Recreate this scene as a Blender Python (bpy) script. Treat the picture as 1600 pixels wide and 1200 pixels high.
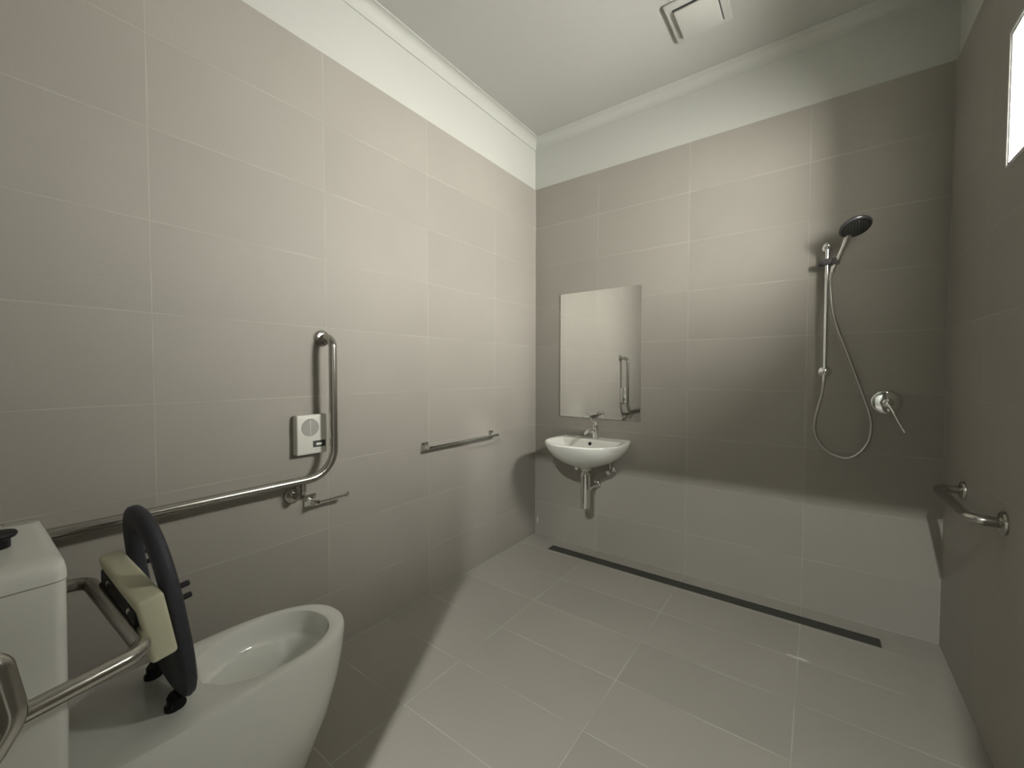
import bpy, bmesh, math
from mathutils import Vector, Matrix
PI = math.pi
D = bpy.data
for o in list(D.objects): D.objects.remove(o)
SC = bpy.context.scene; COL = SC.collection

# ---------------------------------------------------------------- camera, world, exposure
CP = Vector((1.773, -2.716, 1.278)); YAW, PIT = .635, -.03
cam = D.cameras.new('camera'); cam.sensor_width = 36; cam.lens = 646.7/1600*36
cam.clip_start = .01; cam.clip_end = 50
co = D.objects.new('camera', cam); COL.objects.link(co)
fw = Vector((-math.sin(YAW)*math.cos(PIT), math.cos(YAW)*math.cos(PIT), math.sin(PIT)))
rt = Vector((math.cos(YAW), math.sin(YAW), 0)); up = rt.cross(fw)
co.matrix_world = Matrix((( rt.x, up.x, -fw.x, CP.x), (rt.y, up.y, -fw.y, CP.y), (rt.z, up.z, -fw.z, CP.z), (0,0,0,1)))
SC.camera = co
w = D.worlds.new('world'); SC.world = w; w.use_nodes = True
w.node_tree.nodes['Background'].inputs[0].default_value = (.60, .66, .72, 1)
w.node_tree.nodes['Background'].inputs[1].default_value = .05
SC.view_settings.view_transform = 'Standard'; SC.view_settings.look = 'None'
SC.view_settings.exposure = 0.0; SC.view_settings.gamma = 1
SC.view_settings.use_curve_mapping = False
PANE_STRENGTH = 176.0         # daylight in the frosted pane
LAMP_POWER = 136.0            # ceiling lamp of the hall outside the doorway
LAMP_POS = (1.75, -4.00, 2.93)
PANE_COLOR = (1.0, .972, .915)
LAMP_COLOR = (.98, 1.0, .95)

# ---------------------------------------------------------------- dimensions
W = 2.255; YF = -2.74; HT = 2.678; H = 3.05
T, R = .602, .302; S1, T1, H0 = .508, .522, .265

# ---------------------------------------------------------------- helpers
def new_obj(name, bm, mat, parent=None, smooth=True, kind=None):
    me = D.meshes.new(name)
    bmesh.ops.recalc_face_normals(bm, faces=bm.faces[:])
    for f in bm.faces: f.smooth = smooth
    bm.to_mesh(me); bm.free()
    if smooth:
        try: me.set_sharp_from_angle(angle=math.radians(38))
        except Exception: pass
    o = D.objects.new(name, me); COL.objects.link(o)
    if isinstance(mat, (list, tuple)):
        for m in mat: me.materials.append(m)
    elif mat: me.materials.append(mat)
    if parent: o.parent = parent; o.matrix_parent_inverse = Matrix.Translation(-parent.location)
    if kind: o['kind'] = kind
    return o
def tag(o, label, cat, group=None):
    o['label'] = label; o['category'] = cat
    if group: o['group'] = group
    return o
def thing(name, loc, label, cat, group=None):
    o = D.objects.new(name, None); COL.objects.link(o); o.location = loc; o.empty_display_size = .05
    return tag(o, label, cat, group)
def struct(name, bm, mat, parent=None, smooth=False):
    return new_obj(name, bm, mat, parent, smooth, None if parent else 'structure')

def box(bm, a, b, bev=0, seg=3):
    a = Vector(a); b = Vector(b); c = (a+b)/2; s = b-a
    r = bmesh.ops.create_cube(bm, size=1)
    vs = r['verts']
    for v in vs: v.co = Vector((v.co.x*s.x, v.co.y*s.y, v.co.z*s.z)) + c
    if bev:
        es = list({e for v in vs for e in v.link_edges})
        bmesh.ops.bevel(bm, geom=es, offset=bev, segments=seg, profile=.5, affect='EDGES')
    return bm
def rings(bm, rs, cap0=True, cap1=True, closed=True):
    """loft a list of point loops"""
    vv = [[bm.verts.new(p) for p in r] for r in rs]
    n = len(vv[0])
    for a, b in zip(vv[:-1], vv[1:]):
        for i in range(n if closed else n-1):
            j = (i+1) % n
            bm.faces.new((a[i], a[j], b[j], b[i]))
    if cap0: bm.faces.new(vv[0][::-1])
    if cap1: bm.faces.new(vv[-1])
    return vv
def fillet(pts, rad, n=10):
    pts = [Vector(p) for p in pts]
    if not isinstance(rad, (list, tuple)): rad = [rad]*len(pts)
    out = [pts[0]]
    for i in range(1, len(pts)-1):
        p, a, b = pts[i], pts[i-1], pts[i+1]; r = rad[i]
        u = (a-p).normalized(); v = (b-p).normalized()
        ang = u.angle(v)
        if ang > PI-.02 or r == 0: out.append(p); continue
        t = r/math.tan(ang/2); lim = .49*min((a-p).length, (b-p).length)
        if i in (1,): lim = .98*min((a-p).length, (b-p).length*.5)
        t = min(t, max(lim, .49*min((a-p).length, (b-p).length))); r2 = t*math.tan(ang/2)
        c = p + (u+v).normalized()*(r2/math.sin(ang/2))
        s = (p+u*t)-c; e = (p+v*t)-c; tot = s.angle(e); ax = s.cross(e).normalized()
        for k in range(n+1): out.append(c + Matrix.Rotation(tot*k/n, 3, ax) @ s)
    out.append(pts[-1]); return out
def tube(bm, pts, rad, n=16, caps=True):
    pts = [Vector(p) for p in pts]
    q = [pts[0]]
    for p in pts[1:]:
        if (p-q[-1]).length > 1e-6: q.append(p)
    pts = q; m = len(pts)
    tg = [(pts[min(i+1, m-1)]-pts[max(i-1, 0)]).normalized() for i in range(m)]
    ref = Vector((0,0,1)) if abs(tg[0].z) < .9 else Vector((1,0,0))
    nrm = tg[0].cross(ref).normalized(); rs = []
    for i in range(m):
        nrm = (nrm - tg[i]*nrm.dot(tg[i])).normalized(); bi = tg[i].cross(nrm)
        r = rad[i] if isinstance(rad, (list, tuple)) else rad
        rs.append([pts[i] + r*(math.cos(2*PI*k/n)*nrm + math.sin(2*PI*k/n)*bi) for k in range(n)])
    rings(bm, rs, caps, caps); return bm
def lathe(bm, prof, origin, axis, n=32):
    """prof: (radius, distance along axis)"""
    o = Vector(origin); a = Vector(axis).normalized()
    ref = Vector((0,0,1)) if abs(a.z) < .9 else Vector((1,0,0))
    u = a.cross(ref).normalized(); v = a.cross(u)
    rings(bm, [[o + a*d + max(r, 1e-4)*(math.cos(2*PI*k/n)*u + math.sin(2*PI*k/n)*v) for k in range(n)] for r, d in prof])
    return bm
def spline(pts, per=10):
    P = [Vector(p) for p in pts]; P = [2*P[0]-P[1]] + P + [2*P[-1]-P[-2]]; out = []
    for i in range(1, len(P)-2):
        for k in range(per):
            t = k/per; a, b, c, d = P[i-1:i+3]
            out.append(.5*((2*b) + (-a+c)*t + (2*a-5*b+4*c-d)*t*t + (-a+3*b-3*c+d)*t**3))
    out.append(P[-2]); return out

# ---------------------------------------------------------------- materials
def mat(name, color, rough=.5, metal=0, spec=.5, coat=0, emis=None, es=0):
    m = D.materials.new(name); m.use_nodes = True; b = m.node_tree.nodes['Principled BSDF']
    b.inputs['Base Color'].default_value = (*color, 1); b.inputs['Roughness'].default_value = rough
    b.inputs['Metallic'].default_value = metal; b.inputs['Specular IOR Level'].default_value = spec
    b.inputs['Coat Weight'].default_value = coat
    if emis: b.inputs['Emission Color'].default_value = (*emis, 1); b.inputs['Emission Strength'].default_value = es
    return m
def noisy(m, scale, amt, bump=0, detail=4, rough_amt=0):
    nt = m.node_tree; N = nt.nodes; L = nt.links; b = N['Principled BSDF']
    g = N.new('ShaderNodeNewGeometry'); t = N.new('ShaderNodeTexNoise'); t.inputs['Scale'].default_value = scale
    t.inputs['Detail'].default_value = detail; L.new(g.outputs['Position'], t.inputs['Vector'])
    c = b.inputs['Base Color'].default_value[:]
    mx = N.new('ShaderNodeMix'); mx.data_type = 'RGBA'
    mx.inputs[6].default_value = tuple(v*(1-amt) for v in c[:3])+(1,)
    mx.inputs[7].default_value = tuple(min(1, v*(1+amt)) for v in c[:3])+(1,)
    L.new(t.outputs['Fac'], mx.inputs[0]); L.new(mx.outputs[2], b.inputs['Base Color'])
    if bump:
        bp = N.new('ShaderNodeBump'); bp.inputs['Strength'].default_value = bump; bp.inputs['Distance'].default_value = .001
        L.new(t.outputs['Fac'], bp.inputs['Height']); L.new(bp.outputs[0], b.inputs['Normal'])
    return m
TILE = (.310, .293, .260); GROUT = (.395, .38, .34)
def tile_mat(name, ua, u0, tu, va, v0, tv, base=TILE, vmax=None, smear=None, edges=(), grt=None):
    """stack-bond tiles; ua/va = axis index, u0/v0 = a joint, tu/tv = pitch"""
    m = mat(name, base, .6, spec=.3); nt = m.node_tree; N = nt.nodes; L = nt.links; b = N['Principled BSDF']
    g = N.new('ShaderNodeNewGeometry'); s = N.new('ShaderNodeSeparateXYZ'); L.new(g.outputs['Position'], s.inputs[0])
    def M(op, a, bb=None, c=None):
        n = N.new('ShaderNodeMath'); n.operation = op
        for i, x in enumerate((a, bb, c)):
            if x is None: continue
            if isinstance(x, (int, float)): n.inputs[i].default_value = x
            else: L.new(x, n.inputs[i])
        return n.outputs[0]
    cells = []; dist = []
    for ax, o, t in ((ua, u0, tu), (va, v0, tv)):
        q = M('DIVIDE', M('SUBTRACT', s.outputs[ax], o), t)
        cells.append(M('FLOOR', q)); f = M('FRACT', q)
        dist.append(M('MULTIPLY', M('MINIMUM', f, M('SUBTRACT', 1.0, f)), t))
    for ax, val in edges: dist.append(M('MULTIPLY', M('ABSOLUTE', M('SUBTRACT', s.outputs[ax], val)), .45))
    dmin = dist[0]
    for d in dist[1:]: dmin = M('MINIMUM', dmin, d)
    # grout mask, slightly uneven in strength
    nz = N.new('ShaderNodeTexNoise'); nz.inputs['Scale'].default_value = 3.5; nz.inputs['Detail'].default_value = 3
    L.new(g.outputs['Position'], nz.inputs['Vector'])
    mr = N.new('ShaderNodeMapRange'); mr.inputs[1].default_value = .0013; mr.inputs[2].default_value = .0026
    mr.inputs[3].default_value = 1; mr.inputs[4].default_value = 0; L.new(dmin, mr.inputs[0])
    st = N.new('ShaderNodeMapRange'); st.inputs[1].default_value = .38; st.inputs[2].default_value = .62
    st.inputs[3].default_value = .15; st.inputs[4].default_value = .95; L.new(nz.outputs['Fac'], st.inputs[0])
    grout = M('MULTIPLY', mr.outputs[0], st.outputs[0])
    # per tile tone + stone mottling
    cb = N.new('ShaderNodeCombineXYZ'); L.new(cells[0], cb.inputs[0]); L.new(cells[1], cb.inputs[1]); cb.inputs[2].default_value = u0*7
    wn = N.new('ShaderNodeTexWhiteNoise'); wn.noise_dimensions = '3D'; L.new(cb.outputs[0], wn.inputs['Vector'])
    n2 = N.new('ShaderNodeTexNoise'); n2.inputs['Scale'].default_value = 2.6; n2.inputs['Detail'].default_value = 5
    va_ = N.new('ShaderNodeVectorMath'); va_.operation = 'ADD'; L.new(g.outputs['Position'], va_.inputs[0])
    vs_ = N.new('ShaderNodeVectorMath'); vs_.operation = 'SCALE'; L.new(wn.outputs['Color'], vs_.inputs[0]); vs_.inputs['Scale'].default_value = 9
    L.new(vs_.outputs[0], va_.inputs[1]); L.new(va_.outputs[0], n2.inputs['Vector'])
    n3 = N.new('ShaderNodeTexNoise'); n3.inputs['Scale'].default_value = 160; n3.inputs['Detail'].default_value = 2
    L.new(g.outputs['Position'], n3.inputs['Vector'])
    v = M('ADD', M('MULTIPLY_ADD', wn.outputs['Value'], .055, .9725), M('MULTIPLY_ADD', n2.outputs['Fac'], .16, -.08))
    v = M('ADD', v, M('MULTIPLY_ADD', n3.outputs['Fac'], .10, -.05))
    hs = N.new('ShaderNodeVectorMath'); hs.operation = 'SCALE'; hs.inputs[0].default_value = base; L.new(v, hs.inputs['Scale'])
    mx = N.new('ShaderNodeMix'); mx.data_type = 'RGBA'; mx.inputs[7].default_value = (*(grt or GROUT), 1)
    L.new(grout, mx.inputs[0]); L.new(hs.outputs[0], mx.inputs[6]); col = mx.outputs[2]
    if smear:
        for (sx, sy, rx, ry) in smear:
            dx = M('DIVIDE', M('SUBTRACT', s.outputs[ua], sx), rx); dy = M('DIVIDE', M('SUBTRACT', s.outputs[va], sy), ry)
            rr = M('ADD', M('MULTIPLY', dx, dx), M('MULTIPLY', dy, dy))
            n4 = N.new('ShaderNodeTexNoise'); n4.inputs['Scale'].default_value = 60; L.new(g.outputs['Position'], n4.inputs['Vector'])
            k = N.new('ShaderNodeMapRange'); k.inputs[1].default_value = 1.2; k.inputs[2].default_value = .3; k.inputs[3].default_value = 0; k.inputs[4].default_value = .8
            L.new(M('ADD', rr, M('MULTIPLY_ADD', n4.outputs['Fac'], 1.6, -.8)), k.inputs[0])
            m2 = N.new('ShaderNodeMix'); m2.data_type = 'RGBA'; m2.inputs[7].default_value = (.62, .60, .55, 1)
            L.new(k.outputs[0], m2.inputs[0]); L.new(col, m2.inputs[6]); col = m2.outputs[2]
    L.new(col, b.inputs['Base Color'])
    rg = M('MULTIPLY_ADD', grout, .25, .54); rg = M('ADD', rg, M('MULTIPLY', n2.outputs['Fac'], .08)); L.new(rg, b.inputs['Roughness'])
    hb = M('ADD', M('MULTIPLY', mr.outputs[0], -1.0), M('MULTIPLY', n3.outputs['Fac'], .12))
    bp = N.new('ShaderNodeBump'); bp.inputs['Strength'].default_value = .35; bp.inputs['Distance'].default_value = .0012
    L.new(hb, bp.inputs['Height']); L.new(bp.outputs[0], b.inputs['Normal'])
    return m

M_paint = noisy(mat('white_paint', (.49, .50, .46), .55, spec=.3), 40, .015, .15)
M_ceil = noisy(mat('ceiling_paint', (.46, .465, .43), .8, spec=.2), 25, .02, .2)
M_steel = noisy(mat('brushed_steel', (.44, .425, .39), .23, 1), 90, .05)
M_chrome = mat('chrome', (.80, .80, .78), .06, 1)
M_ceramic = noisy(mat('white_ceramic', (.76, .77, .72), .10, spec=.5, coat=.3), 6, .01)
M_black = mat('black_plastic', (.006, .006, .007), .5, spec=.3)
M_seat = noisy(mat('dark_grey_seat_plastic', (.030, .031, .040), .55, spec=.35), 30, .05)
M_pad = noisy(mat('cream_vinyl', (.56, .55, .40), .5), 60, .03, .2)
M_plastic = mat('white_plastic', (.66, .66, .60), .4)
M_greyp = mat('grey_plastic', (.20, .20, .18), .5)
M_dark = mat('dark_panel_and_gap_shade', (.06, .065, .06), .4)
M_shower = noisy(mat('smoky_satin_plastic', (.085, .083, .088), .35, .3), 50, .08)
M_mirror = mat('mirror_glass', (.93, .94, .92), .012, 1)
M_grate = noisy(mat('drain_steel', (.075, .075, .066), .42, .6), 60, .15)
M_hose = mat('steel_hose', (.52, .51, .48), .30, 1)
M_hall = mat('hall_paint', (.35, .35, .34), .8)
M_alu = mat('aluminium_trim', (.85, .84, .86), .3, .6)
M_pane = mat('frosted_pane', (.8, .8, .8), .6, emis=PANE_COLOR, es=PANE_STRENGTH)
M_lampglow = mat('lamp_diffuser', (.9, .9, .9), .5, emis=LAMP_COLOR, es=3)

# ---------------------------------------------------------------- the room shell
tl = tile_mat('left_wall_tiles', 1, -S1, T, 2, H0, R, edges=((1, 0.0),))
tb = tile_mat('back_wall_tiles', 0, T1, T, 2, H0, R, grt=(.42, .405, .365), edges=((0, 0.0), (0, W), (2, 0.0)), smear=[(.022, .112, .008, .03)])
tr = tile_mat('right_wall_tiles', 1, -S1, T, 2, H0, R)
tf = tile_mat('floor_tiles', 0, T1, T, 1, -S1, T/2, grt=(.46, .445, .405), edges=((0, 0.0),), smear=[(1.735, -.502, .035, .012), (1.70, -.500, .02, .006)])
tfr = tile_mat('front_wall_tiles', 0, T1, T, 2, H0, R)
bm = bmesh.new(); box(bm, (-.012, YF, -.1), (W+.012, 0, 0)); floor = struct('floor', bm, tf)
def wall(name, a, b, ta, tb_, tm):
    bm = bmesh.new(); box(bm, a, b); o = struct(name, bm, M_paint)
    bm = bmesh.new(); box(bm, ta, tb_); new_obj('tile_cladding', bm, tm, o, False); return o
wl = wall('wall_left', (-.13, YF-.12, -.1), (-.009, .13, H+.1), (-.009, YF, 0), (0, 0, HT), tl)
wb = wall('wall_back', (-.009, .009, -.1), (W+.009, .13, H+.1), (-.009, 0, 0), (W+.009, .009, HT), tb)
# right wall with a window opening
WY0, WY1, WZ0, WZ1 = -1.28, -.671, 1.937, 2.363
def holed(bm, x0, x1, ya, yb, za, zb):
    for a, b in (((x0, ya, za), (x1, WY0, zb)), ((x0, WY1, za), (x1, yb, zb)),
                 ((x0, WY0, za), (x1, WY1, WZ0)), ((x0, WY0, WZ1), (x1, WY1, zb))): box(bm, a, b)
bm = bmesh.new(); holed(bm, W+.009, W+.38, YF-.12, .13, -.1, H+.1); wr = struct('wall_right', bm, M_paint)
bm = bmesh.new(); holed(bm, W, W+.009, YF, 0, 0, HT); new_obj('tile_cladding', bm, tr, wr, False)
# front wall (behind the camera) with the doorway
DX0, DX1, DH = 1.06, 1.93, 2.27
bm = bmesh.new()
box(bm, (-.009, YF-.12, -.1), (DX0, YF-.009, H+.1)); box(bm, (DX1, YF-.12, -.1), (W+.009, YF-.009, H+.1))
box(bm, (DX0, YF-.12, DH), (DX1, YF-.009, H+.1)); wf = struct('wall_front', bm, M_paint)
bm = bmesh.new()
box(bm, (0, YF-.009, 0), (DX0, YF, HT)); box(bm, (DX1, YF-.009, 0), (W, YF, HT)); box(bm, (DX0, YF-.009, DH), (DX1, YF, HT))
new_obj('tile_cladding', bm, tfr, wf, False)
bm = bmesh.new()
ft = .012
box(bm, (DX0-ft, YF-.125, 0), (DX0+.002, YF+.004, DH+ft)); box(bm, (DX1-.002, YF-.125, 0), (DX1+ft, YF+.004, DH+ft))
box(bm, (DX0-ft, YF-.125, DH-.002), (DX1+ft, YF+.004, DH+ft))
struct('door_1', bm, M_paint)
bm = bmesh.new(); box(bm, (-.009, YF-.009, H), (W+.009, .009, H+.1)); ceil = struct('ceiling', bm, M_ceil)
# cove cornices
def cornice(name, p0, p1, out, lip=.006):
    """p0,p1 wall-line ends at ceiling height; out = unit vector into room"""
    w_, d_ = .055, .072; prof = [(0, -d_), (lip, -d_)]
    for k in range(9):
        t = k/8*PI/2
        prof.append((lip+(w_-lip-.006)*(1-math.cos(t)), -(d_-.003)+(d_-.010)*math.sin(t)))
    prof += [(w_, -.007 if lip > .003 else -.0015), (w_, 0), (0, 0)]
    if lip <= .003: prof[-4] = (w_-.004, -.003)
    o = Vector(out); bm = bmesh.new()
    rs = [[Vector(p)+o*a+Vector((0,0,b)) for a, b in prof] for p in (p0, p1)]
    rings(bm, rs); return struct(name, bm, M_paint)
cornice('trim_1', (-.009, YF-.009, H), (-.009, .009, H), (1,0,0))
cornice('trim_2', (-.009, .009, H), (W+.009, .009, H), (0,-1,0), .0012)
cornice('trim_3', (W+.009, .009, H), (W+.009, YF-.009, H), (-1,0,0), .0012)
cornice('trim_4', (W+.009, YF-.009, H), (-.009, YF-.009, H), (0,1,0))
# window: lined reveal, aluminium edge bead, frame, frosted pane
bm = bmesh.new(); rv = .012
for a, b in (((W+.001, WY0, WZ0), (W+.37, WY0+rv, WZ1)), ((W+.001, WY1-rv, WZ0), (W+.37, WY1, WZ1)),
             ((W+.001, WY0, WZ0), (W+.37, WY1, WZ0+rv)), ((W+.001, WY0, WZ1-rv), (W+.37, WY1, WZ1))): box(bm, a, b)
M_rev = noisy(mat('reveal_render', (.30, .30, .28), .6), 14, .12)
win = struct('window_1', bm, M_rev)
bm = bmesh.new(); e = .004
for a, b in (((W-.002, WY0-e, WZ0-e), (W+.006, WY0+e, WZ1+e)), ((W-.002, WY1-e, WZ0-e), (W+.006, WY1+e, WZ1+e)),
             ((W-.002, WY0, WZ0-e), (W+.006, WY1, WZ0+e)), ((W-.002, WY0, WZ1-e), (W+.006, WY1, WZ1+e))): box(bm, a, b)
new_obj('edge_bead', bm, M_alu, win, False)
bm = bmesh.new(); fx0, fx1, fs = W+.320, W+.365, .03
y0, y1, z0, z1 = WY0+rv, WY1-rv, WZ0+rv, WZ1-rv
for a, b in (((fx0, y0, z0), (fx1, y0+fs, z1)), ((fx0, y1-fs, z0), (fx1, y1, z1)),
             ((fx0, y0, z0), (fx1, y1, z0+fs)), ((fx0, y0, z1-fs), (fx1, y1, z1))): box(bm, a, b, .003, 2)
new_obj('window_frame', bm, M_alu, win)
bm = bmesh.new(); box(bm, (W+.338, y0+.02, z0+.02), (W+.344, y1-.02, z1-.02)); new_obj('pane', bm, M_pane, win, False)
# hall beyond the doorway
HX0, HX1, HY0 = .2, 2.9, -5.2; yh = YF-.12
bm = bmesh.new(); box(bm, (HX0-.1, HY0-.1, -.1), (HX1+.1, yh, 0)); box(bm, (DX0, yh, -.1), (DX1, YF, 0)); struct('floor_hall', bm, mat('hall_floor', (.30, .28, .25), .5))
bm = bmesh.new(); box(bm, (HX0-.1, HY0-.1, H), (HX1+.1, yh, H+.1)); struct('ceiling_hall', bm, M_hall)
bm = bmesh.new(); box(bm, (HX0-.1, HY0, 0), (HX0, yh, H)); struct('wall_hall_left', bm, M_hall)
bm = bmesh.new(); box(bm, (HX1, HY0, 0), (HX1+.1, yh, H)); struct('wall_hall_right', bm, M_hall)
bm = bmesh.new(); box(bm, (HX0, HY0-.1, 0), (HX1, HY0, H)); struct('wall_hall_front', bm, M_hall)
lt = thing('ceiling_lamp', (LAMP_POS[0], LAMP_POS[1], H), 'small round ceiling lamp in the hall outside the doorway', 'lamp')
bm = bmesh.new(); lathe(bm, [(.085, 0), (.085, .012), (.07, .02), (.05, .02)], (LAMP_POS[0], LAMP_POS[1], H), (0,0,-1)); new_obj('lamp_base', bm, M_plastic, lt)
bm = bmesh.new(); lathe(bm, [(.048, 0), (.048, .03), (.03, .045), (0, .05)], (LAMP_POS[0], LAMP_POS[1], H-.02), (0,0,-1)); new_obj('lamp_shade', bm, M_lampglow, lt)
ld = D.lights.new('lamp_light', 'AREA'); ld.shape = 'DISK'; ld.size = .06; ld.energy = LAMP_POWER; ld.color = LAMP_COLOR
lo = D.objects.new('lamp_light', ld); COL.objects.link(lo); lo.parent = lt; lo.location = (0, 0, LAMP_POS[2]-H)

# ---------------------------------------------------------------- toilet
AX = .44
def d_outline(z, hw, front, back, sq=1.0, n=48, ax=AX, pw=2.3):
    """D-shaped loop: straight sides from back wall, superellipse nose"""
    L_ = min(.30, (front-back)*.75)*sq; yc = front-L_; pts = []
    for k in range(n+1):
        t = PI*k/n
        c, s = math.cos(t), math.sin(t)
        pts.append(Vector((ax+hw*math.copysign(abs(c)**(2/pw), c), yc+L_*abs(s)**(2/pw), z)))
    pts += [Vector((ax-hw, yc-(yc-back)*f, z)) for f in (.33, .66, 1)]
    pts += [Vector((ax+hw, yc-(yc-back)*f, z)) for f in (1, .66, .33)]
    return pts
def oval(z, hw, y0, y1, n=54, ax=AX, pw=2.2):
    yc = (y0+y1)/2; h = (y1-y0)/2; pts = []
    m = n
    for k in range(m):
        t = 2*PI*k/m; c, s = math.cos(t), math.sin(t)
        pts.append(Vector((ax+hw*math.copysign(abs(c)**(2/pw), c), yc+h*math.copysign(abs(s)**(2/pw), s), z)))
    return pts
toilet = thing('toilet', (AX, -2.3, 0), 'white ceramic toilet with cistern and raised dark grey seat by the left wall', 'toilet')
TZ = .455
NB = len(d_outline(0, .1, -2, -2.7))
bm = bmesh.new(); back = YF+.001
outer = [d_outline(z, hw, fr, back) for z, hw, fr in
         ((0, .142, -2.085), (.02, .146, -2.075), (.10, .152, -2.035), (.20, .162, -1.985), (.30, .171, -1.955),
          (.38, .177, -1.940), (.43, .1795, -1.936), (TZ-.010, .1795, -1.936), (TZ-.003, .177, -1.939), (TZ, .171, -1.945))]
def inner(z, hw, y0, y1, pw=2.25):
    """same vertex order as d_outline: nose half circle, then the back half"""
    n = 48; yc = (y0+y1)/2; h = (y1-y0)/2; pts = []
    def P(t):
        c, s = math.cos(t), math.sin(t)
        return Vector((AX+hw*math.copysign(abs(c)**(2/pw), c), yc+h*math.copysign(abs(s)**(2/pw), s), z))
    pts = [P(PI*k/n) for k in range(n+1)]
    pts += [P(PI+PI*f) for f in (1/7, 2/7, 3/7, 4/7, 5/7, 6/7)]
    return pts
inn = [inner(TZ, .143, -2.348, -1.982), inner(TZ-.002, .139, -2.344, -1.986), inner(TZ-.008, .137, -2.342, -1.988), inner(TZ-.04, .134, -2.339, -1.991),
       inner(TZ-.066, .131, -2.335, -1.995), inner(TZ-.071, .127, -2.330, -2.000), inner(TZ-.074, .113, -2.315, -2.018), inner(TZ-.080, .109, -2.310, -2.024),
       inner(TZ-.12, .100, -2.30, -2.05), inner(TZ-.16, .088, -2.29, -2.085), inner(TZ-.19, .072, -2.28, -2.13), inner(TZ-.21, .052, -2.265, -2.165), inner(TZ-.218, .025, -2.235, -2.19)]
rings(bm, outer + inn); new_obj('pan', bm, M_ceramic, toilet)
# cistern + lid
def rrect(x0, x1, y0, y1, z, r, n=8):
    pts = []
    for cx, cy, a in ((x1-r, y1-r, 0), (x0+r, y1-r, PI/2), (x0+r, y0+r, PI), (x1-r, y0+r, 3*PI/2)):
        for k in range(n+1):
            t = a+PI/2*k/n; pts.append(Vector((cx+r*math.cos(t), cy+r*math.sin(t), z)))
    return pts
cx0, cx1, cyf = .245, .640, -2.592
bm = bmesh.new()
rings(bm, [rrect(cx0+.01, cx1-.01, YF+.001, cyf-.006, TZ-.02, .02), rrect(cx0+.006, cx1-.006, YF+.001, cyf-.003, TZ+.15, .02),
           rrect(cx0+.002, cx1-.002, YF+.001, cyf-.001, .87, .02), rrect(cx0+.002, cx1-.002, YF+.001, cyf-.001, .884, .02)])
new_obj('cistern', bm, M_ceramic, toilet)
bm = bmesh.new()
rings(bm, [rrect(cx0, cx1, YF+.001, cyf, .8865, .02), rrect(cx0, cx1, YF+.001, cyf, .899, .02), rrect(cx0+.001, cx1-.002, YF+.003, cyf-.001, .908, .02),
           rrect(cx0+.004, cx1-.010, YF+.006, cyf-.002, .915, .02), rrect(cx0+.010, cx1-.026, YF+.012, cyf-.006, .919, .02), rrect(cx0+.05, cx1-.06, YF+.03, cyf-.020, .921, .015)])
lid = new_obj('cistern_lid', bm, M_ceramic, toilet)
bm = bmesh.new(); lathe(bm, [(.022, 0), (.022, .018), (.030, .022), (.032, .027), (.030, .031), (0, .033)], (.445, -2.672, .920), (0,0,1))
new_obj('flush_button', bm, M_black, lid)
# raised seat ring, drawn in its own plane: u across, v up from hinge, n = forward
SH = Vector((AX, -2.385, .465)); sv = Vector((0, -.066, .475)).normalized(); su = Vector((1, 0, 0)); sn = su.cross(sv)*-1
if sn.y < 0: sn = -sn
def seat_pt(u, v, n_): return SH + su*u + sv*v + sn*n_
Ls = .485
def seat_out(t):
    c, s = math.cos(t), math.sin(t); pw = 2.5
    return (.180*math.copysign(abs(c)**(2/pw), c), Ls/2 + Ls/2*math.copysign(abs(s)**(2/(2.3 if s > 0 else 4)), s))
def seat_in(t):
    c, s = math.cos(t), math.sin(t); lo_, hi = .13, Ls-.060
    return (.120*math.copysign(abs(c)**(2/2.2), c), (lo_+hi)/2+(hi-lo_)/2*math.copysign(abs(s)**(2/2.1), s))
bm = bmesh.new(); rs = []; NS = 64
for i in range(NS):
    t = 2*PI*i/NS; a, b = Vector(seat_out(t)), Vector(seat_in(t)); c = (a+b)/2; h = (a-b)/2; ring = []
    for k in range(16):
        q = 2*PI*k/16; ck, sk = math.cos(q), math.sin(q)
        p = c + h*math.copysign(abs(ck)**.75, ck); ring.append(seat_pt(p.x, p.y, (.0185-.0015*min(1, max(0, p.y/Ls)))*math.copysign(abs(sk)**.7, sk)))
    rs.append(ring)
rs.append(rs[0]); 
vv = [[bm.verts.new(p) for p in r] for r in rs[:-1]]
for i in range(NS):
    a, b = vv[i], vv[(i+1) % NS]
    for k in range(16): bm.faces.new((a[k], a[(k+1) % 16], b[(k+1) % 16], b[k]))
seat = new_obj('seat', bm, M_seat, toilet)
for u, v in ((.155, .288), (.157, .318), (-.150, .288), (-.152, .318)):
    bm = bmesh.new(); p = seat_pt(u, v, .014); lathe(bm, [(.0065, 0), (.0065, .017), (.005, .020), (0, .0205)], p, sn, 12); new_obj('buffer', bm, M_black, seat)
for hx in (.345, .520):
    bm = bmesh.new(); lathe(bm, [(.018, 0), (.018, .010), (.013, .014), (.013, .03)], (hx, -2.412, TZ-.001), (0,0,1), 20)
    tube(bm, [(hx-.02, -2.405, TZ+.018), (hx+.022, -2.405, TZ+.018)], .0145, 18); new_obj('hinge', bm, M_black, toilet)

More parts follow.
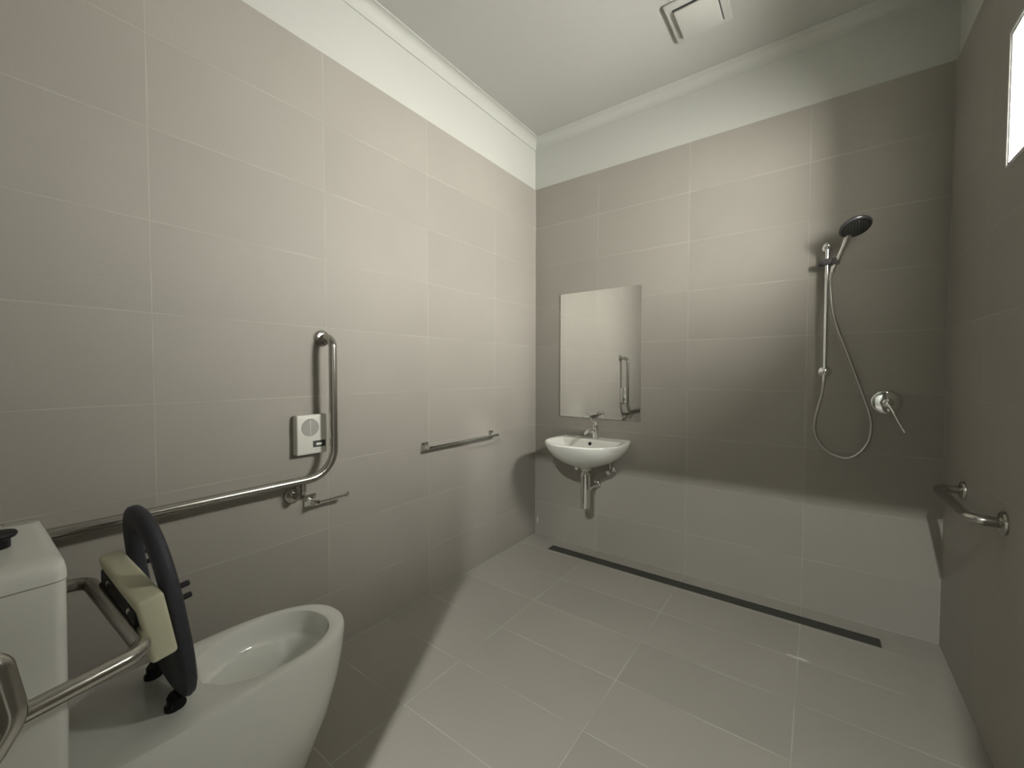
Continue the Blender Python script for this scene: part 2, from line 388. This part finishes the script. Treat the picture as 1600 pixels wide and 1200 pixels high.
# ---------------------------------------------------------------- backrest: steel frame + cream pad
br = thing('backrest', (.46, -2.5, .72), 'cream padded backrest on a bent steel tube frame round the toilet cistern', 'backrest')
bm = bmesh.new()
tube(bm, fillet([(.745, YF+.002, .716), (.745, -2.70, .717), (.704, -2.497, .722), (.222, -2.512, .722), (.215, -2.70, .722), (.215, YF+.002, .722)], [0, .05, .045, .045, .05, 0]), .016, 20)
new_obj('frame', bm, M_steel, br)
def flange(parent, p, ax, r=.036, m=None):
    bm = bmesh.new(); lathe(bm, [(r, 0), (r, .004), (r*.94, .009), (r*.75, .0125), (.016, .014)], p, ax, 32); return new_obj('flange', bm, m or M_steel, parent)
flange(br, (.745, YF+.0005, .722), (0,1,0)); flange(br, (.215, YF+.0005, .722), (0,1,0))
# pad: a slightly leaning slab with soft edges
bm = bmesh.new(); box(bm, (-.1875, -.0235, -.073), (.1875, .0235, .073), .008, 4)
bmesh.ops.transform(bm, matrix=Matrix.Translation((.452, -2.463, .7245)) @ Matrix.Rotation(math.radians(9.5), 4, 'X'), verts=bm.verts[:])
new_obj('pad', bm, M_pad, br)
bm = bmesh.new(); box(bm, (.285, -2.497, .690), (.615, -2.480, .765), .004, 2); new_obj('pad_back_strip', bm, M_black, br)  # black strip along the back of the pad
for x in (.36, .56):
    bm = bmesh.new(); lathe(bm, [(.006, 0), (.006, .004), (0, .0055)], (x+.012, -2.4965, .755), (0,-1,0), 12); new_obj('screw', bm, M_chrome, br)

# ---------------------------------------------------------------- steel tube loop at the left edge of the view
hl = thing('grab_rail', (.86, YF, .80), 'short bent steel rail loop at the far left, in front of the toilet cistern', 'grab rail')
bm = bmesh.new()
tube(bm, fillet([(.86, YF+.002, .874), (.86, -2.688, .874), (.86, -2.674, .785), (.86, -2.700, .737), (.86, YF+.002, .725)], [0, .016, .05, .03, 0], 12), .016, 20)
new_obj('tube', bm, M_steel, hl)
flange(hl, (.86, YF+.0005, .874), (0,1,0), .034); flange(hl, (.86, YF+.0005, .725), (0,1,0), .034)

# ---------------------------------------------------------------- L-shaped grab rail on the left wall
lr = thing('grab_rail', (0, -1.74, .83), 'long L-shaped brushed steel grab rail on the left wall above the toilet', 'grab rail')
bm = bmesh.new(); gx = .09
tube(bm, fillet([(.002, -1.735, 1.425), (gx, -1.735, 1.425), (gx, -1.735, .832), (gx, -2.66, .832), (.002, -2.66, .832)], [0, .045, .115, .045, 0], 14), .0165, 24)
new_obj('tube', bm, M_steel, lr)
bm = bmesh.new(); tube(bm, fillet([(gx, -1.872, .826), (gx-.002, -1.872, .758), (.002, -1.872, .758)], [0, .035, 0], 10), .0125, 18)
new_obj('support_arm', bm, M_steel, lr)
flange(lr, (.0005, -1.735, 1.425), (1,0,0), .036); flange(lr, (.0005, -1.872, .758), (1,0,0), .037); flange(lr, (.0005, -2.66, .832), (1,0,0), .036)

# ---------------------------------------------------------------- angled grab rail on the right wall
rr = thing('grab_rail', (W, -.55, .80), 'short U-shaped brushed steel grab rail on the right wall of the shower corner', 'grab rail')
rx = W-.079
bm = bmesh.new(); tube(bm, fillet([(W-.002, -.326, .803), (rx, -.326, .803), (rx, -.772, .803), (W-.002, -.772, .803)], [0, .04, .055, 0], 12), .0165, 24)
new_obj('tube', bm, M_steel, rr)
flange(rr, (W-.0005, -.326, .803), (-1,0,0), .037); flange(rr, (W-.0005, -.772, .803), (-1,0,0), .037)

# ---------------------------------------------------------------- call / intercom box
cb_ = thing('call_box', (0, -1.8, 1.0), 'white wall call box with round speaker grille beside the steel rail', 'intercom')
bm = bmesh.new(); box(bm, (.0005, -1.868, .925), (.040, -1.737, 1.094), .006, 3); new_obj('housing', bm, M_plastic, cb_)
gy, gz, gr = -1.812, 1.040, .037
bm = bmesh.new(); lathe(bm, [(gr, 0), (gr, .0012), (0, .0013)], (.0398, gy, gz), (1,0,0), 40); gl = new_obj('speaker_grille', bm, M_greyp, cb_)
bm = bmesh.new(); z = gz-gr+.004
while z < gz+gr-.003:
    hw = math.sqrt(max(gr**2-(z-gz)**2, 0))-.0015
    if hw > .004: box(bm, (.0409, gy-hw, z-.0007), (.0415, gy+hw, z+.0007))
    z += .0042
new_obj('grille_slat', bm, M_plastic, gl, False)
bm = bmesh.new(); box(bm, (.0405, gy-.0012, gz-gr), (.0425, gy+.0012, gz+gr)); new_obj('grille_bar', bm, M_plastic, gl, False)
bm = bmesh.new(); box(bm, (.0395, -1.801, .953), (.0412, -1.745, .981), .0005, 1); wn_ = new_obj('indicator_panel', bm, M_dark, cb_, False)
bm = bmesh.new(); box(bm, (.041, -1.787, .961), (.0425, -1.762, .971), .0005, 1); new_obj('indicator_light', bm, mat('pale_lens', (.75, .75, .68), .3), wn_, False)

# ---------------------------------------------------------------- towel rail and toilet roll holder
tw = thing('towel_rail', (0, -.84, .855), 'slim square chrome towel rail on the left wall', 'towel rail')
for y in (-1.143, -.560):
    bm = bmesh.new(); box(bm, (.0005, y-.024, .833), (.010, y+.024, .881), .002, 2); m_ = new_obj('mounting_plate', bm, M_chrome, tw)
    bm = bmesh.new(); box(bm, (.010, y-.009, .848), (.058, y+.009, .866), .0015, 2); new_obj('post', bm, M_chrome, m_)
bm = bmesh.new(); box(bm, (.052, -1.165, .850), (.066, -.545, .864), .0018, 2); new_obj('bar', bm, M_chrome, tw)
tp = thing('toilet_roll_holder', (0, -1.8, .72), 'small empty square chrome toilet roll holder under the steel rail', 'toilet roll holder')
bm = bmesh.new(); box(bm, (.0005, -1.826, .695), (.010, -1.775, .746), .002, 2); new_obj('mounting_plate', bm, M_chrome, tp)
bm = bmesh.new(); box(bm, (.010, -1.812, .709), (.071, -1.790, .731), .002, 2); new_obj('arm', bm, M_chrome, tp)
bm = bmesh.new(); box(bm, (.060, -1.802, .714), (.071, -1.655, .725), .0015, 2); box(bm, (.058, -1.662, .712), (.073, -1.655, .734), .001, 2); new_obj('bar', bm, M_chrome, tp)

# ---------------------------------------------------------------- mirror
mi = thing('mirror', (.53, 0, 1.39), 'tall frameless rectangular mirror above the small basin', 'mirror')
bm = bmesh.new(); box(bm, (.224, -.0052, .946), (.834, -.0006, 1.850), .0008, 1); new_obj('glass', bm, M_mirror, mi, False)

# ---------------------------------------------------------------- basin with tap
BX = .525
ba = thing('basin', (BX, 0, .70), 'small white ceramic wall-hung basin under the mirror', 'basin')
def bas(z, hw, front, back=-.001, n=36, pw=2.25, cx=BX, yk=.42):
    pts = []; yc = back-(back-front)*yk; L_ = yc-front
    for k in range(n+1):
        t = PI*k/n; c, s = math.cos(t), math.sin(t)
        pts.append(Vector((cx+hw*math.copysign(abs(c)**(2/pw), c), yc-L_*abs(s)**(2/pw), z)))
    bx = hw*.90
    for f in (.25, .5, .75): pts.append(Vector((cx-hw+(hw-bx)*f**2, yc+(back-yc)*f, z)))
    pts.append(Vector((cx-bx, back, z)))
    for f in (.25, .5, .75): pts.append(Vector((cx-bx+2*bx*f, back, z)))
    pts.append(Vector((cx+bx, back, z)))
    for f in (.75, .5, .25): pts.append(Vector((cx+hw-(hw-bx)*f**2, yc+(back-yc)*f, z)))
    return pts
def basin_in(z, hw, front, back, pw=2.3):
    o = bas(z, hw, front, back, yk=.5, pw=pw); return o
bm = bmesh.new(); ux = .527
outer = [bas(.612, .030, -.220, -.160, cx=ux, yk=.5), bas(.630, .033, -.224, -.150, cx=ux, yk=.5), bas(.641, .062, -.262, -.095, cx=ux, yk=.45),
         bas(.655, .120, -.305, -.03), bas(.685, .185, -.358, -.001), bas(.722, .232, -.402), bas(.762, .258, -.430),
         bas(.790, .268, -.443), bas(.803, .270, -.446), bas(.809, .268, -.443), bas(.812, .262, -.437)]
inn = [basin_in(.811, .244, -.418, -.108), basin_in(.806, .238, -.412, -.113), basin_in(.786, .228, -.400, -.120),
       basin_in(.744, .200, -.370, -.130), basin_in(.708, .150, -.325, -.145), basin_in(.692, .08, -.265, -.165), basin_in(.688, .025, -.225, -.195)]
rings(bm, outer+inn); new_obj('bowl', bm, M_ceramic, ba)
bm = bmesh.new(); lathe(bm, [(.0125, 0), (.0125, .004), (.010, .005), (0, .0045)], (BX, -.1170, .782), (0,-1,.25), 20); new_obj('overflow_hole', bm, M_black, ba)
bm = bmesh.new(); lathe(bm, [(.022, 0), (.022, .004), (0, .005)], (BX, -.21, .6885), (0,0,1), 24); new_obj('drain_plug', bm, M_chrome, ba)
# bottle trap
bt = thing('bottle_trap', (.527, -.19, .48), 'tall chrome bottle trap under the basin with pipe into the back wall', 'pipe')
bm = bmesh.new(); lathe(bm, [(.027, 0), (.0325, .005), (.0325, .232), (.026, .240), (.020, .2545)], (.527, -.19, .357), (0,0,1), 32); new_obj('trap_body', bm, M_chrome, bt)
bm = bmesh.new(); tube(bm, [(.527, -.165, .478), (.527, -.001, .478)], .015, 20); new_obj('waste_pipe', bm, M_chrome, bt)
bm = bmesh.new(); lathe(bm, [(.030, 0), (.030, .004), (.022, .012), (.0155, .014)], (.527, -.0005, .478), (0,-1,0)); new_obj('wall_cover', bm, M_chrome, bt)
# stop valves
for x, lab in ((.640, 'chrome stop valve on the wall right of the bottle trap'), (.400, 'chrome stop valve on the wall left of the bottle trap')):
    sv_ = thing('stop_valve', (x, 0, .595), lab, 'valve', 'stop valves under the basin')
    bm = bmesh.new(); lathe(bm, [(.026, 0), (.026, .003), (.018, .010), (.011, .012), (.011, .05), (.014, .052), (.014, .066)], (x, -.0005, .60), (0,-1,0), 28); new_obj('valve_body', bm, M_chrome, sv_)
    bm = bmesh.new(); lathe(bm, [(.010, 0), (.0175, .006), (.0185, .03), (.012, .036), (0, .037)], (x, -.060, .60), (.25,-1,-.25), 24); new_obj('valve_knob', bm, M_chrome, sv_)
    bm = bmesh.new(); tube(bm, spline([(x, -.045, .608), (x, -.045, .64), (x+(BX-x)*.2, -.045, .66)], 6), .006, 12); new_obj('supply_pipe', bm, M_chrome, sv_)
# tap
ta = thing('tap', (BX+.01, -.055, .805), 'chrome mixer tap with long lever on the basin back ledge', 'tap')
tx, ty = .537, -.058
bm = bmesh.new(); lathe(bm, [(.026, 0), (.026, .006), (.021, .010), (.0195, .055), (.022, .075), (.022, .098), (.014, .106), (0, .108)], (tx, ty, .8095), (0,0,1), 28); new_obj('tap_body', bm, M_chrome, ta)
bm = bmesh.new(); tube(bm, spline([(tx, ty-.008, .852), (tx-.008, ty-.05, .872), (tx-.012, ty-.095, .872), (tx-.014, ty-.118, .860), (tx-.014, ty-.122, .848)], 6), .0125, 18); new_obj('spout', bm, M_chrome, ta)
bm = bmesh.new(); tube(bm, spline([(tx, ty, .908), (tx, ty-.012, .925), (tx-.012, ty-.040, .950), (tx-.030, ty-.075, .992)], 6), [.010]*6+[.006]*6+[.0045]*7, 14); new_obj('lever', bm, M_chrome, ta)

# ---------------------------------------------------------------- shower
sh = thing('shower_set', (1.8, 0, 1.6), 'chrome slide rail with hand shower and looped steel hose on the back wall', 'shower')
sx, sy = 1.800, -.052
bm = bmesh.new(); tube(bm, [(sx+.004, sy, 1.272), (sx+.004, sy, 1.925)], .0095, 20); new_obj('slide_rail', bm, M_chrome, sh)
for z, r in ((1.916, .024), (1.277, .030)):
    bm = bmesh.new(); lathe(bm, [(r, 0), (r, .006), (r*.85, .012), (.0125, .016), (.0125, .040)], (sx+.004, -.0005, z), (0,-1,0), 28)
    lathe(bm, [(.013, 0), (.017, .006), (.017, .026), (.011, .032), (0, .034)], (sx+.004, -.037, z), (0,-1,0), 24); new_obj('rail_bracket', bm, M_chrome, sh)
bm = bmesh.new(); lathe(bm, [(.014, 0), (.017, .004), (.017, .026), (.012, .032)], (sx-.030, sy, 1.834), (1,0,0), 20)
box(bm, (sx-.014, sy-.017, 1.818), (sx+.030, sy+.015, 1.850), .006, 3)
lathe(bm, [(.015, 0), (.018, .004), (.016, .030), (.012, .032)], (sx+.036, sy-.018, 1.816), (.25,-.25,.9), 20); new_obj('slider', bm, M_shower, sh)
h0 = Vector((1.830, -.068, 1.795)); h1 = Vector((1.857, -.092, 1.865)); h2 = Vector((1.874, -.105, 1.912)); h3 = Vector((1.884, -.115, 1.955))
bm = bmesh.new(); tube(bm, spline([h0, h1, h2, h3], 6), [.0095]*4+[.0105]*6+[.013]*5+[.018]*4, 18); hs_ = new_obj('handle', bm, M_chrome, sh)
hn = Vector((.24, -.42, -.85)).normalized(); hc = Vector((1.905, -.148, 1.972))
bm = bmesh.new(); lathe(bm, [(0, -.032), (.022, -.030), (.040, -.020), (.055, -.008), (.0635, .002), (.065, .010), (.062, .015), (.058, .0165)], hc, hn, 40); hd = new_obj('shower_head', bm, M_shower, sh)
bm = bmesh.new(); lathe(bm, [(.0575, 0), (.0565, .0025), (0, .003)], hc+hn*.0155, hn, 36)
new_obj('spray_face', bm, mat('dark_spray_face', (.022, .023, .021), .55), hd)
u_ = hn.cross(Vector((0,0,1))).normalized(); v_ = hn.cross(u_); bm = bmesh.new()
for r, n in ((.012, 6), (.024, 12), (.036, 18), (.044, 24)):
    for k in range(n):
        p = hc+hn*.018+(math.cos(2*PI*k/n)*u_+math.sin(2*PI*k/n)*v_)*r; lathe(bm, [(.0017, 0), (.0012, .002)], p, hn, 6)
nz_ = new_obj('nozzle', bm, M_greyp, hd); nz_['kind'] = 'stuff'
bm = bmesh.new(); hz = -.05
hp = [(1.829, -.066, 1.800), (1.822, -.058, 1.76), (1.820, hz, 1.70), (1.832, hz, 1.58), (1.860, -.045, 1.47), (1.905, -.042, 1.33), (1.955, -.042, 1.17), (1.985, -.045, 1.06), (1.991, -.046, 1.00), (1.982, -.046, .935),
      (1.950, -.045, .875), (1.905, -.045, .843), (1.850, -.045, .852), (1.800, -.045, .893), (1.770, -.045, .955), (1.768, -.046, 1.02), (1.784, -.048, 1.11), (1.796, -.05, 1.17), (1.800, -.055, 1.215), (1.803, -.055, 1.255)]
tube(bm, spline(hp, 8), .0068, 14); new_obj('hose', bm, M_hose, sh)
bm = bmesh.new(); tube(bm, [(1.803, -.055, 1.268), (1.802, -.055, 1.225)], [.0105, .009], 16); new_obj('hose_nut', bm, M_chrome, sh)
bm = bmesh.new(); tube(bm, [(1.8305, -.0685, 1.808), (1.8275, -.0635, 1.778)], [.0105, .009], 16); new_obj('hose_nut', bm, M_chrome, sh)
# mixer
mx_ = thing('shower_mixer', (2.047, 0, 1.128), 'round chrome shower mixer plate with long lever near the right corner', 'shower tap')
mc = Vector((2.047, 0, 1.128))
bm = bmesh.new(); lathe(bm, [(.060, .0005), (.060, .003), (.056, .009), (.046, .013), (.030, .0145), (.027, .015)], mc, (0,-1,0), 48); new_obj('wall_plate', bm, M_chrome, mx_)
bm = bmesh.new(); lathe(bm, [(.024, .014), (.0245, .05), (.022, .062), (.014, .069), (0, .071)], mc, (0,-1,0), 36); new_obj('mixer_body', bm, M_chrome, mx_)
bm = bmesh.new(); tube(bm, spline([mc+Vector((.0, -.055, -.004)), mc+Vector((.014, -.085, -.03)), mc+Vector((.032, -.105, -.075)), mc+Vector((.056, -.125, -.130))], 6), [.010]*4+[.007]*6+[.0055]*8+[.0065], 14); new_obj('lever', bm, M_chrome, mx_)

# ---------------------------------------------------------------- floor drain
dr = thing('floor_drain', (1.135, -.155, 0), 'long narrow dark steel channel drain in the floor along the back wall', 'drain')
bm = bmesh.new(); box(bm, (.237, -.188, .0002), (2.035, -.120, .0022), .0006, 1); new_obj('grate', bm, M_grate, dr, False)
bm = bmesh.new(); a0, a1, b0, b1 = .235, 2.037, -.190, -.118
for a, b in (((a0, b0, .0001), (a1, b0+.003, .0035)), ((a0, b1-.003, .0001), (a1, b1, .0035)), ((a0, b0, .0001), (a0+.003, b1, .0035)), ((a1-.003, b0, .0001), (a1, b1, .0035))): box(bm, a, b)
new_obj('channel_edge', bm, M_grate, dr, False)

# ---------------------------------------------------------------- ceiling exhaust fan
ef = thing('exhaust_fan', (1.27, -.49, H), 'square white exhaust fan grille on the ceiling', 'exhaust fan')
ex0, ex1, ey0, ey1 = 1.139, 1.408, -.628, -.356
bm = bmesh.new(); box(bm, (ex0, ey0, H-.018), (ex1, ey1, H-.0003), .008, 3); new_obj('fan_housing', bm, M_paint, ef)
bm = bmesh.new(); box(bm, (ex0+.036, ey0+.036, H-.021), (ex1-.036, ey1-.036, H-.017)); new_obj('gap_shade', bm, M_dark, ef, False)  # dark slab paints the shade in the gap round the cover panel
bm = bmesh.new(); box(bm, (ex0+.040, ey0+.040, H-.036), (ex1-.040, ey1-.040, H-.022), .006, 3); new_obj('cover_panel', bm, M_paint, ef)
